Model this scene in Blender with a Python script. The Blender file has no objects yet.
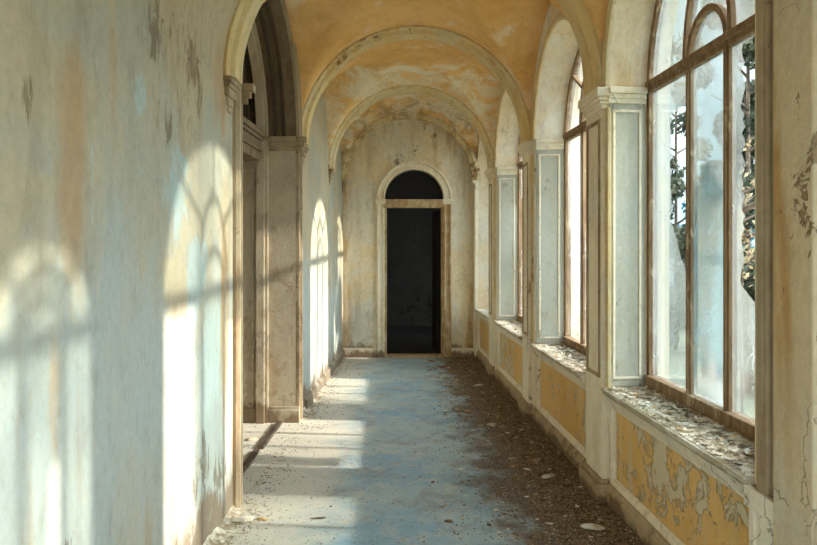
import bpy, bmesh, math, random
from mathutils import Vector, noise
random.seed(7)
C = bpy.context.scene.collection
S = bpy.context.scene
PI = math.pi

# ------------------------------------------------------------------ materials
class NT:
    def __init__(s, name):
        s.m = bpy.data.materials.new(name); s.m.use_nodes = True
        s.t = s.m.node_tree; s.t.nodes.clear()
        s.out = s.n('ShaderNodeOutputMaterial')
        s.pos = s.n('ShaderNodeNewGeometry').outputs['Position']
    def n(s, typ, **k):
        nd = s.t.nodes.new(typ)
        for a, v in k.items(): setattr(nd, a, v)
        return nd
    def l(s, a, b): s.t.links.new(a, b)
    def vec(s, sc=(1,1,1), off=(0,0,0)):
        mp = s.n('ShaderNodeMapping'); s.l(s.pos, mp.inputs[0])
        mp.inputs['Scale'].default_value = sc; mp.inputs['Location'].default_value = off
        return mp.outputs[0]
    def noise(s, scale, detail=6, rough=.6, sc=(1,1,1), off=(0,0,0), dist=0):
        nd = s.n('ShaderNodeTexNoise'); s.l(s.vec(sc, off), nd.inputs['Vector'])
        nd.inputs['Scale'].default_value = scale; nd.inputs['Detail'].default_value = detail
        nd.inputs['Roughness'].default_value = rough; nd.inputs['Distortion'].default_value = dist
        return nd.outputs[0]
    def ramp(s, x, a, b, lo=0., hi=1.):
        nd = s.n('ShaderNodeMapRange', clamp=True); nd.interpolation_type = 'SMOOTHSTEP'
        s.l(x, nd.inputs[0])
        for i, v in enumerate((a, b, lo, hi)): nd.inputs[i+1].default_value = v
        return nd.outputs[0]
    def math(s, op, a, b=0.):
        nd = s.n('ShaderNodeMath', operation=op)
        for i, v in enumerate((a, b)):
            if isinstance(v, (int, float)): nd.inputs[i].default_value = v
            else: s.l(v, nd.inputs[i])
        return nd.outputs[0]
    def mix(s, f, a, b):
        nd = s.n('ShaderNodeMix', data_type='RGBA')
        if isinstance(f, (int, float)): nd.inputs[0].default_value = f
        else: s.l(f, nd.inputs[0])
        for i, v in ((6, a), (7, b)):
            if isinstance(v, tuple): nd.inputs[i].default_value = (*v[:3], 1)
            else: s.l(v, nd.inputs[i])
        return nd.outputs[2]
    def xyz(s):
        nd = s.n('ShaderNodeSeparateXYZ'); s.l(s.pos, nd.inputs[0]); return nd.outputs
    def finish(s, col, height=None, dist=.01, rough=.9, spec=.2, strength=1.):
        b = s.n('ShaderNodeBsdfPrincipled')
        if isinstance(col, tuple): b.inputs['Base Color'].default_value = (*col[:3], 1)
        else: s.l(col, b.inputs['Base Color'])
        b.inputs['Roughness'].default_value = rough
        b.inputs['Specular IOR Level'].default_value = spec
        if height is not None:
            bp = s.n('ShaderNodeBump'); bp.inputs['Distance'].default_value = dist
            bp.inputs['Strength'].default_value = strength
            s.l(height, bp.inputs['Height']); s.l(bp.outputs[0], b.inputs['Normal'])
        s.l(b.outputs[0], s.out.inputs[0])
        return s.m

def srgb(*c):
    return tuple((v/255/12.92 if v/255 < .04045 else ((v/255+.055)/1.055)**2.4) for v in c)

def plaster(name, base, alt, stain, under, alt_r=(.45,.6), streak=(.55,.72), chip=(.64,.66),
            damp=None, damp_h=.7, crack=.5, scale=1., seed=0., alt_low=None, chipamt=1., extra=None, far=None):
    t = NT(name); o = (seed, seed*1.7, seed*.6)
    z = t.xyz()[2]
    a = t.noise(1.3*scale, 8, .65, (1,1,.7), o, .4)
    col = t.mix(t.ramp(a, *alt_r), base, alt)
    if alt_low is not None:
        w = t.math('ADD', t.ramp(z, 2.3, .6), t.math('MULTIPLY', t.math('SUBTRACT', t.noise(1.6, 6, .6, (1,1,.5), (seed+4,2,1)), .5), 2.2))
        col = t.mix(t.ramp(w, .35, .95, 0, .85), col, alt_low)
    st = t.noise(2.6*scale, 5, .6, (1.2,1.2,.16), (seed+3,1,2), .2)
    col = t.mix(t.ramp(st, *streak, 0, .85), col, stain)
    st2 = t.noise(6*scale, 4, .6, (1,1,.1), (seed+7,5,2), .1)
    col = t.mix(t.ramp(st2, .5, .8, 0, .35), col, under)
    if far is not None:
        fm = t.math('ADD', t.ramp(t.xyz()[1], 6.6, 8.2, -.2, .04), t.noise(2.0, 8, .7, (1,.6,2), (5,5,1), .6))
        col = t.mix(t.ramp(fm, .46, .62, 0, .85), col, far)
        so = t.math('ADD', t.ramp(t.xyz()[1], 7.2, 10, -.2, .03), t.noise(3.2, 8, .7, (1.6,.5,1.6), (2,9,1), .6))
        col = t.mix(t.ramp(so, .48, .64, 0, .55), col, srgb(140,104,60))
    if extra: col = extra(t, col)
    fine = t.noise(28, 6, .7)
    col = t.mix(t.ramp(fine, .35, .7, 0, .16), col, under)
    mid = t.noise(9, 7, .7, (1,1,.6), (seed+6,1,6), .3)
    col = t.mix(t.ramp(mid, .5, .7, 0, .28), col, under); col = t.mix(t.ramp(mid, .46, .3, 0, .3), col, tuple(min(1, v*1.25) for v in base))
    # flaked-off patches
    reg = t.noise(1.1, 3, .5, off=(seed+9,3,4))
    ch = t.noise(7*scale, 9, .72, (1,1,.8), (seed+1,9,2), .5)
    chs = t.math('ADD', ch, t.math('MULTIPLY', t.math('SUBTRACT', reg, .5), .7))
    cm = t.ramp(chs, *chip)
    col = t.mix(t.math('MULTIPLY', cm, .75*chipamt), col, under)
    edge = t.math('MULTIPLY', cm, t.ramp(chs, chip[1]+.035, chip[1]))
    col = t.mix(t.math('MULTIPLY', edge, .32*chipamt), col, tuple(.35*v for v in under))
    if damp is not None:
        dn = t.noise(4.5, 8, .7, (1,1,.55), (seed+2,2,8), .5)
        dm = t.math('ADD', dn, t.ramp(z, 0, damp_h, .22, -.5))
        col = t.mix(t.ramp(dm, .5, .66, 0, .85), col, damp)
    # hairline cracks
    vo = t.n('ShaderNodeTexVoronoi', feature='DISTANCE_TO_EDGE')
    dv = t.n('ShaderNodeVectorMath', operation='ADD')
    nn = t.n('ShaderNodeTexNoise'); t.l(t.pos, nn.inputs['Vector']); nn.inputs['Scale'].default_value = 3; nn.inputs['Detail'].default_value = 6
    sc = t.n('ShaderNodeVectorMath', operation='SCALE'); t.l(nn.outputs['Color'], sc.inputs[0]); sc.inputs['Scale'].default_value = .8
    t.l(t.vec(off=o), dv.inputs[0]); t.l(sc.outputs[0], dv.inputs[1]); t.l(dv.outputs[0], vo.inputs['Vector'])
    vo.inputs['Scale'].default_value = 1.5
    ck = t.math('MULTIPLY', t.ramp(vo.outputs['Distance'], .006, .001), t.ramp(t.noise(1.7, 3, .5, off=(seed,4,4)), .5, .58))
    col = t.mix(t.math('MULTIPLY', ck, crack), col, tuple(.25*v for v in under))
    h = t.math('ADD', t.math('ADD', t.math('MULTIPLY', a, .5), t.math('MULTIPLY', mid, .45)), t.math('MULTIPLY', fine, .3))
    h = t.math('SUBTRACT', h, t.math('MULTIPLY', cm, .35*chipamt))
    h = t.math('SUBTRACT', h, t.math('MULTIPLY', ck, .4*min(1, crack*2)))
    return t.finish(col, h, .012)

def spot(t, y, z, ry, rz, lo, hi, nz, amt):
    X = t.xyz()
    a = t.math('DIVIDE', t.math('SUBTRACT', X[1], y), ry); b = t.math('DIVIDE', t.math('SUBTRACT', X[2], z), rz)
    r = t.math('SQRT', t.math('ADD', t.math('MULTIPLY', a, a), t.math('MULTIPLY', b, b)))
    m = t.math('ADD', t.ramp(r, 1.3, .0, -.5, .16), t.math('ADD', .5, t.math('MULTIPLY', t.math('SUBTRACT', nz, .5), 1.7)))
    return t.ramp(m, lo, hi, 0, amt)
def left_marks(t, col):
    n1 = t.noise(11, 10, .78, (1,1,.4), (1,2,3), .8); n2 = t.noise(2.6, 7, .6, (1,1,.22), (6,2,3), .3); n3 = t.noise(3, 8, .7, (1,1,.5), (2,7,3), .4)
    for (y, z, a, b) in ((2.33,2.0,.22,.9),(2.05,2.6,.15,.8),(2.6,2.3,.12,.8),(2.2,1.0,.1,.6),(4.0,2.5,.3,.6)):
        col = t.mix(spot(t, y, z, a, b, .42, .8, n2, .6), col, srgb(176,134,78))
    for (y, z, a, b) in ((2.87,2.25,.14,.2),(2.45,1.82,.035,.42),(3.3,1.9,.5,.7),(2.15,1.55,.10,.16),(3.6,1.5,.4,.5)):
        col = t.mix(spot(t, y, z, a, b, .52, .68, n3, .7), col, srgb(168,188,184))
    for (y, z, a, b) in ((3.05,2.6,.42,.42),(3.55,2.5,.35,.5),(3.2,2.15,.18,.3),(3.7,.45,.35,.4),(3.05,1.37,.05,.05),(4.0,.3,.4,.35),(2.3,.6,.1,.2),(2.05,2.05,.08,.15)):
        col = t.mix(spot(t, y, z, a, b, .55, .64, n1, .7), col, srgb(104,88,64))
    reg = t.math('MAXIMUM', spot(t, 3.3, 2.75, .9, .8, .25, .5, t.noise(2, 3, .5), 1.), spot(t, 3.6, .3, .8, .5, .3, .5, t.noise(2, 3, .5), .8))
    sp_ = t.noise(30, 9, .8, (1,1,.35), (3,3,3), .6)
    col = t.mix(t.math('MULTIPLY', reg, t.ramp(sp_, .56, .62, 0, .75)), col, srgb(96,80,58))
    sp2 = t.noise(9, 9, .8, (1,1,.3), (5,3,3), .6)
    col = t.mix(t.math('MULTIPLY', reg, t.ramp(sp2, .52, .62, 0, .5)), col, srgb(136,124,100))
    return col
CREAM = srgb(196,186,160); OCHRE = srgb(205,166,98); BLUE = srgb(166,183,182); WHITE = srgb(214,208,190)
BROWN = srgb(122,96,66); GREY = srgb(140,132,116)
M = {}
M['left'] = plaster('plaster_left', srgb(182,168,138), srgb(168,166,148), srgb(172,134,84), srgb(124,110,88),
                    alt_r=(.42,.6), streak=(.57,.76), chip=(.7,.715), damp=srgb(120,100,78), damp_h=.75, alt_low=srgb(168,176,168), seed=1.3, crack=0, chipamt=0, extra=left_marks)
M['right'] = plaster('plaster_right', srgb(226,208,174), srgb(224,218,200), srgb(200,160,98), srgb(150,124,88),
                     streak=(.56,.74), chip=(.72,.735), damp=srgb(110,86,60), damp_h=.45, seed=4.1, crack=.25)
M['pier'] = plaster('plaster_pier', srgb(206,188,154), srgb(200,190,166), srgb(176,136,78), srgb(136,108,74), streak=(.52,.7), chip=(.68,.7), damp=srgb(110,86,60), damp_h=.45, seed=14.1, crack=.4)
M['far'] = plaster('plaster_far', srgb(230,212,172), srgb(226,220,200), srgb(178,138,78), srgb(120,96,62),
                   streak=(.54,.7), chip=(.68,.7), damp=srgb(120,98,70), damp_h=.6, seed=8.2, crack=.25)
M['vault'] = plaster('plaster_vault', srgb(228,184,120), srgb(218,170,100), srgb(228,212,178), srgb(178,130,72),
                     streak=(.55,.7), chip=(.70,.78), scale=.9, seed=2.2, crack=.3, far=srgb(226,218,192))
M['ochre'] = plaster('plaster_ochre_panel', srgb(222,176,102), srgb(208,162,88), srgb(200,184,146), srgb(206,198,172),
                     streak=(.56,.7), chip=(.53,.56), damp=srgb(140,104,60), damp_h=.5, seed=5.5, crack=.6)
M['trimp'] = plaster('plaster_trim', srgb(234,222,194), srgb(226,218,198), srgb(208,182,140), srgb(164,140,106),
                     streak=(.58,.78), chip=(.71,.73), damp=srgb(112,86,58), damp_h=.3, scale=1.6, seed=6.7)
M['skirt'] = plaster('plaster_skirting', srgb(184,160,126), srgb(170,150,120), srgb(140,112,78), srgb(112,88,62), streak=(.5,.7), chip=(.62,.66), damp=srgb(104,82,58), damp_h=.25, scale=1.6, seed=6.1, crack=.3, chipamt=.7)
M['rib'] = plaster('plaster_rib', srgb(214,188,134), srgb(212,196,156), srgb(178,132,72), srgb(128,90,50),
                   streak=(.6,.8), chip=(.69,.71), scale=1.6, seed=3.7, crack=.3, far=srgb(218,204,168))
M['portal'] = plaster('plaster_portal', srgb(184,170,144), srgb(172,160,138), srgb(176,148,110), srgb(150,126,94),
                      streak=(.5,.7), chip=(.66,.68), damp=srgb(120,98,74), damp_h=.5, scale=1.6, seed=9.4, crack=.2, chipamt=.5)
M['casing'] = plaster('plaster_casing_tan', srgb(172,154,124), srgb(158,140,112), srgb(130,100,68), srgb(110,86,60), streak=(.5,.7), scale=1.6, seed=9.1, crack=.2, chipamt=.6)
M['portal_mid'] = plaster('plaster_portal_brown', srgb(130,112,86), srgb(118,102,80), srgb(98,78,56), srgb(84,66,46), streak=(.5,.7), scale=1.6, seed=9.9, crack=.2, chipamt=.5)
M['reveal'] = plaster('plaster_reveal', srgb(176,176,160), srgb(166,170,158), srgb(196,178,140), srgb(150,130,100), streak=(.6,.8), scale=1.6, seed=7.7, crack=.3, chipamt=.6)
M['portal_dark'] = plaster('plaster_portal_dark', srgb(84,70,54), srgb(74,62,50), srgb(60,48,36), srgb(50,40,30),  # darkest of the portal plasters, for the inner soffit and its ribs
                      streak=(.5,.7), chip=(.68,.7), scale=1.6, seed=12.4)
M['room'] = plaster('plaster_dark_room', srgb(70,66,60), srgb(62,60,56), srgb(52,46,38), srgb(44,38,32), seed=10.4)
M['cut'] = plaster('plaster_exterior', srgb(200,180,140), srgb(196,186,160), srgb(170,140,100), srgb(140,120,90), seed=11.4)

def wood(name, a, b, peel, pr=(.56,.62), sc=(1,1,.12), rough=.75):
    t = NT(name)
    g = t.noise(30, 6, .6, sc)
    col = t.mix(t.ramp(g, .35, .65), a, b)
    p = t.noise(14, 8, .7, (1,1,.5), (2,3,4))
    pm = t.ramp(p, *pr)
    col = t.mix(pm, col, peel)
    h = t.math('ADD', t.math('MULTIPLY', g, .4), t.math('MULTIPLY', pm, .4))
    return t.finish(col, h, .004, rough)
M['frame'] = wood('window_frame_wood', srgb(146,120,90), srgb(118,92,66), srgb(172,150,118))
M['jamb_wood'] = wood('door_casing_wood', srgb(178,148,106), srgb(160,128,88), srgb(196,178,144), (.45,.65))
M['dark_wood'] = wood('dark_door_wood', srgb(40,34,30), srgb(28,24,22), srgb(58,50,42), (.66,.7))
M['thresh'] = wood('threshold_wood', srgb(92,78,64), srgb(60,50,42), srgb(150,142,128), (.6,.64), (1,.1,1))

# floor
t = NT('floor_dusty_screed'); X = t.xyz()
a = t.noise(1.1, 8, .6, off=(3,1,0), dist=.3); b_ = t.noise(5, 8, .7, off=(1,5,0)); f = t.noise(45, 6, .7)
col = t.mix(t.ramp(a, .38, .62), srgb(124,150,160), srgb(146,160,160))
col = t.mix(t.ramp(b_, .46, .66, 0, .6), col, srgb(176,168,148))
col = t.mix(t.ramp(t.noise(3.4, 9, .75, (1,1,1), (7,1,0), .4), .5, .62, 0, .45), col, srgb(124,112,92))
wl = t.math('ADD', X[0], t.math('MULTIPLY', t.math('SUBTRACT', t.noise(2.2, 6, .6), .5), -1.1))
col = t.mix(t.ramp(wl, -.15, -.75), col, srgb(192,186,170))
wr = t.math('ADD', X[0], t.math('MULTIPLY', t.math('SUBTRACT', t.noise(2.6, 9, .72, off=(9,2,1)), .5), 1.5))
col = t.mix(t.ramp(wr, .38, .78, 0, .92), col, t.mix(t.ramp(f, .4, .6), srgb(104,84,62), srgb(76,62,48)))
sp = t.noise(22, 7, .75, off=(4,4,0))
col = t.mix(t.ramp(sp, .58, .66, 0, .8), col, srgb(98,84,68))
col = t.mix(t.ramp(f, .6, .75, 0, .4), col, srgb(90,82,72))
vo = t.n('ShaderNodeTexVoronoi', feature='DISTANCE_TO_EDGE'); vo.inputs['Scale'].default_value = .8
dv = t.n('ShaderNodeVectorMath', operation='ADD'); nn = t.n('ShaderNodeTexNoise'); t.l(t.pos, nn.inputs['Vector']); nn.inputs['Scale'].default_value = 2
t.l(t.pos, dv.inputs[0]); t.l(nn.outputs['Color'], dv.inputs[1]); t.l(dv.outputs[0], vo.inputs['Vector'])
ck = t.math('MULTIPLY', t.ramp(vo.outputs['Distance'], .006, .001), t.ramp(t.noise(1.2, 2, .5, off=(1,1,7)), .48, .55))
col = t.mix(t.math('MULTIPLY', ck, .25), col, srgb(60,52,44))
h = t.math('ADD', t.math('MULTIPLY', b_, .5), t.math('ADD', t.math('MULTIPLY', sp, .3), t.math('MULTIPLY', f, .15)))
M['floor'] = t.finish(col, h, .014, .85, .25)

def simple(name, a, b, scale=20, dist=.004, rough=.95, z=(1,1,1), lo=.4, hi=.6):
    t = NT(name); n_ = t.noise(scale, 6, .65, z)
    return t.finish(t.mix(t.ramp(n_, lo, hi), a, b), n_, dist, rough)
M['dirt'] = simple('brown_dirt', srgb(128,106,80), srgb(76,62,48), 34, .012)
M['crumb'] = simple('dirt_crumbs', srgb(142,120,92), srgb(84,70,54), 9)
M['crumbw'] = simple('plaster_crumbs', srgb(196,184,158), srgb(138,118,90), 12)
M['sdirt'] = simple('sill_dust', srgb(176,164,140), srgb(92,76,58), 12, .012, lo=.42, hi=.58)
M['rubble'] = simple('pale_rubble', srgb(196,188,168), srgb(140,124,98), 16, .01)
M['flake_w'] = simple('flake_white', srgb(206,200,184), srgb(176,164,140), 14)
M['flake_o'] = simple('flake_ochre', srgb(188,156,104), srgb(160,134,96), 14)
M['flake_b'] = simple('flake_brown', srgb(118,96,72), srgb(84,68,52), 14)
M['sill'] = simple('sill_plaster', srgb(208,202,186), srgb(170,156,130), 9, .008)
M['wing'] = simple('sky_screen_pale', srgb(136,142,140), srgb(120,128,126), .5)
M['board'] = simple('ochre_board', srgb(196,160,98), srgb(182,148,92), 5)
M['ground'] = simple('outdoor_ground', srgb(120,122,96), srgb(90,92,72), 2)
M['bark'] = simple('bark', srgb(90,80,68), srgb(64,56,48), 12, .02)
def leafm(name, a, b, c):
    t = NT(name)
    n_ = t.noise(3.2, 4, .6); n2 = t.noise(.9, 3, .5, off=(3,3,3))
    col = t.mix(t.ramp(n_, .35, .65), a, b); col = t.mix(t.ramp(n2, .52, .62), col, c)
    d = t.n('ShaderNodeBsdfDiffuse'); tr = t.n('ShaderNodeBsdfTranslucent'); mx = t.n('ShaderNodeMixShader'); mx.inputs[0].default_value = .35
    for q in (d, tr): t.l(col, q.inputs[0])
    t.l(d.outputs[0], mx.inputs[1]); t.l(tr.outputs[0], mx.inputs[2]); t.l(mx.outputs[0], t.out.inputs[0]); return t.m
M['leaf'] = leafm('leaf_grey_green', srgb(74,80,66), srgb(48,56,48), srgb(100,102,86))
M['leaf_teal'] = leafm('leaf_blue_green', srgb(44,96,106), srgb(34,80,92), srgb(70,120,126))
M['leaf_pale'] = leafm('leaf_pale_autumn', srgb(140,128,102), srgb(120,106,80), srgb(160,150,126))

def glass(name, lo, hi, tint, film, stain=None):
    t = NT(name)
    n1 = t.noise(2.2, 7, .6, (1,1,.35), (2,1,3), .4); n2 = t.noise(24, 7, .75, (1,1,.6))
    f = t.math('ADD', t.ramp(n1, .35, .65, lo, hi), t.ramp(n2, .52, .7, 0, .28))
    f = t.math('MINIMUM', f, .95)
    tp = t.n('ShaderNodeBsdfTransparent'); tp.inputs[0].default_value = (*tint, 1)
    d = t.n('ShaderNodeBsdfDiffuse'); tr = t.n('ShaderNodeBsdfTranslucent')
    for q in (d, tr): q.inputs[0].default_value = (*film, 1)
    vo = t.n('ShaderNodeTexVoronoi', feature='DISTANCE_TO_EDGE'); vo.inputs['Scale'].default_value = 4.5
    dv = t.n('ShaderNodeVectorMath', operation='ADD'); nn = t.n('ShaderNodeTexNoise'); t.l(t.pos, nn.inputs['Vector']); nn.inputs['Scale'].default_value = 2.4
    t.l(t.pos, dv.inputs[0]); t.l(nn.outputs['Color'], dv.inputs[1]); t.l(dv.outputs[0], vo.inputs['Vector'])
    f = t.math('MAXIMUM', f, t.math('MULTIPLY', t.ramp(vo.outputs['Distance'], .014, .004), t.ramp(t.noise(2.1, 2, .5, off=(8,1,1)), .47, .53)))
    if stain:
        z = t.xyz()[2]
        m = t.math('ADD', t.noise(3.2, 5, .6, (1,1.4,.7), (1,8,2), .5), t.math('ADD', t.ramp(z, .75, 1.2, -.3, .08), t.ramp(z, 1.8, 2.2, .06, -.3)))
        m = t.ramp(m, .36, .56)
        cf = t.mix(m, film, stain); ct = t.mix(m, tint, (.40,.47,.49))
        for q in (d, tr): t.l(cf, q.inputs[0])
        t.l(ct, tp.inputs[0])
    m1 = t.n('ShaderNodeMixShader'); m1.inputs[0].default_value = .72
    t.l(d.outputs[0], m1.inputs[1]); t.l(tr.outputs[0], m1.inputs[2])
    gl = t.n('ShaderNodeBsdfGlossy'); gl.inputs['Roughness'].default_value = .12
    fr = t.n('ShaderNodeFresnel'); fr.inputs[0].default_value = 1.3
    m2 = t.n('ShaderNodeMixShader'); t.l(f, m2.inputs[0]); t.l(tp.outputs[0], m2.inputs[1]); t.l(m1.outputs[0], m2.inputs[2])
    m3 = t.n('ShaderNodeMixShader'); t.l(t.math('MULTIPLY', fr.outputs[0], .5), m3.inputs[0]); t.l(m2.outputs[0], m3.inputs[1]); t.l(gl.outputs[0], m3.inputs[2])
    t.l(m3.outputs[0], t.out.inputs[0]); return t.m
M['glass'] = glass('dirty_window_glass', .16, .6, (.66,.73,.74), (.26,.30,.30))
M['glass_far'] = glass('broken_window_glass', .02, .35, (.94,.97,.97), (.84,.88,.86))
M['glass_clear'] = glass('thin_dirt_glass', .2, .6, (.52,.68,.73), (.36,.42,.43), (.07,.22,.28))
t = NT('dark_fanlight_glass'); M['fan'] = t.finish(srgb(30,29,30), None, rough=.5, spec=.12)

# ------------------------------------------------------------------ helpers
K = 20/700.
def FR(s, d, h): return Vector((1.43 - K*s + d, s, h))
def FL(s, d, h): return Vector((-(1.148 - K*s) - d, s, h))
YF = 10.45
def FF(s, d, h): return Vector((s, YF + d, h))

def q(bm, *p):
    vs = [bm.verts.new(v) for v in p]
    try: bm.faces.new(vs)
    except ValueError: pass
def box(bm, F, s0, s1, d0, d1, h0, h1):
    c = [bm.verts.new(F(s, d, h)) for s in (s0, s1) for d in (d0, d1) for h in (h0, h1)]
    for f in ((0,1,3,2),(4,6,7,5),(0,4,5,1),(2,3,7,6),(0,2,6,4),(1,5,7,3)):
        bm.faces.new([c[i] for i in f])
def arch(c, r, hs, ry, n=28, a0=PI, a1=0.):
    return [(c + r*math.cos(a0+(a1-a0)*i/n), hs + ry*math.sin(a0+(a1-a0)*i/n)) for i in range(n+1)]
def sweep(bm, F, path, prof, closed=False):
    """prof: closed polygon of (n, d): n = offset to the left of the path direction in the wall plane"""
    N = len(path); rings = []
    for i, (s, h) in enumerate(path):
        if closed: p0, p1 = path[i-1], path[(i+1) % N]
        else: p0, p1 = path[max(i-1,0)], path[min(i+1,N-1)]
        # mitre
        def dirn(a, b):
            L = math.hypot(b[0]-a[0], b[1]-a[1]) or 1e-9
            return ((b[0]-a[0])/L, (b[1]-a[1])/L)
        da = dirn(p0, (s,h)) if p0 != (s,h) else dirn((s,h), p1)
        db = dirn((s,h), p1) if p1 != (s,h) else da
        tx, ty = da[0]+db[0], da[1]+db[1]; L = math.hypot(tx,ty) or 1e-9; tx/=L; ty/=L
        k = 1/max(.5, tx*da[0]+ty*da[1])
        nx, ny = -ty*k, tx*k
        rings.append([bm.verts.new(F(s+nx*a, d, h+ny*a)) for a, d in prof])
    m = len(prof)
    for i in range(N if closed else N-1):
        A, B = rings[i], rings[(i+1) % N]
        for j in range(m): bm.faces.new((A[j], A[(j+1)%m], B[(j+1)%m], B[j]))
    if not closed:
        bm.faces.new(rings[0]); bm.faces.new(rings[-1][::-1])
def archwall(bm, F, s0, s1, H, c, r, hb, hs, ry, d, rd=None, low=None, n=28):
    """one face of a wall with an arched opening at depth d"""
    l, rr = c-r, c+r
    q(bm, F(s0,d,0), F(l,d,0), F(l,d,hs), F(s0,d,hs)); q(bm, F(rr,d,0), F(s1,d,0), F(s1,d,hs), F(rr,d,hs))
    q(bm, F(s0,d,hs), F(l,d,hs), F(l,d,H), F(s0,d,H)); q(bm, F(rr,d,hs), F(s1,d,hs), F(s1,d,H), F(rr,d,H))
    A = arch(c, r, hs, ry, n)
    for i in range(n): q(bm, F(A[i][0],d,A[i][1]), F(A[i+1][0],d,A[i+1][1]), F(A[i+1][0],d,H), F(A[i][0],d,H))
    if hb > 0:
        dd = low if low is not None else d
        q(bm, F(l,dd,0), F(rr,dd,0), F(rr,dd,hb), F(l,dd,hb))
        if dd != d:
            for e in (l, rr): q(bm, F(e,d,0), F(e,dd,0), F(e,dd,hb), F(e,d,hb))
def outline(c, r, hb, hs, ry, n=28): return [(c-r, hb)] + arch(c, r, hs, ry, n) + [(c+r, hb)]
def loft(bm, F, o1, d1, o2, d2, closed=True):
    n = len(o1)
    for i in range(n if closed else n-1):
        j = (i+1) % n
        q(bm, F(o1[i][0],d1,o1[i][1]), F(o1[j][0],d1,o1[j][1]), F(o2[j][0],d2,o2[j][1]), F(o2[i][0],d2,o2[i][1]))

def link(name, bm, mat, parent=None, smooth=False, bevel=0, loc=None, fix=True):
    if fix:
        bmesh.ops.remove_doubles(bm, verts=bm.verts, dist=1e-5)
        bmesh.ops.recalc_face_normals(bm, faces=bm.faces)
    if parent is not None and loc is None: loc = parent_world(parent)
    if loc is not None and Vector(loc).length:
        bmesh.ops.translate(bm, verts=bm.verts, vec=-Vector(loc))
    me = bpy.data.meshes.new(name); bm.to_mesh(me); bm.free()
    for m in (mat if isinstance(mat, list) else [mat]): me.materials.append(m)
    if smooth:
        for p in me.polygons: p.use_smooth = True
    o = bpy.data.objects.new(name, me); C.objects.link(o)
    if parent is not None: o.parent = parent
    elif loc is not None: o.location = loc
    if bevel:
        b = o.modifiers.new('Bevel', 'BEVEL'); b.width = bevel; b.segments = 2; b.limit_method = 'ANGLE'; b.angle_limit = .7
    return o
def parent_world(p):
    v = Vector((0,0,0))
    while p is not None: v += p.location; p = p.parent
    return v
def tag(o, label=None, cat=None, group=None, kind=None):
    if label: o['label'] = label
    if cat: o['category'] = cat
    if group: o['group'] = group
    if kind: o['kind'] = kind
    return o
def empty(name, loc=(0,0,0)):
    o = bpy.data.objects.new(name, None); C.objects.link(o); o.location = loc; o.empty_display_size = .1
    return o
BM = bmesh.new

HS = 2.62          # springing
YB = -.6          # rear end of the roofed corridor, cut short behind camera to admit fill
# right hand bays: name -> centre, front half, window half, springing, rise
WIN = [  # centre, half width at glass, springing, arch rise, front half
    (3.63, .80, HS, .87, .865, 3.535),
    (5.655, .755, HS, .755, .80, 5.655),
    (7.80, .75, HS, .75, .80, 7.80),
    (9.66, .60, HS, .60, .66, 9.66),
    (1.86, .35, 2.62, .35, .37, 1.86),
    (.45, .72, HS, .72, .78, .45),  # unseen bay beside the camera, largely unglazed, added for fill light
]
BAYS = [(2.54,4.59),(4.59,6.73),(6.73,8.88),(8.88,10.5),(1.3,2.54),(YB,1.3)]
HSILL = .73; WD = .27; OD = .40

# ------------------------------------------------------------------ setting: right wall
bm = BM()
for (c, r, hs, ry, fr, cf), (s0, s1) in zip(WIN, BAYS):
    k = fr - r
    archwall(bm, FR, s0, s1, 4.3, cf, fr, HSILL, hs, ry+k, 0, low=.045)
    archwall(bm, FR, s0, s1, 4.3, c, r, HSILL, hs, ry, OD)
    o1, o2 = outline(cf, fr, HSILL, hs, ry+k), outline(c, r, HSILL, hs, ry)
    loft(bm, FR, o1, 0, o2, WD); loft(bm, FR, o2, WD, o2, OD)
    q(bm, FR(cf-fr,.045,HSILL), FR(cf+fr,.045,HSILL), FR(cf+fr,0,HSILL), FR(cf-fr,0,HSILL))
q(bm, FR(YB,0,0), FR(YB,OD,0), FR(YB,OD,4.3), FR(YB,0,4.3))
tag(link('wall_right', bm, M['right']), kind='structure')

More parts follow.
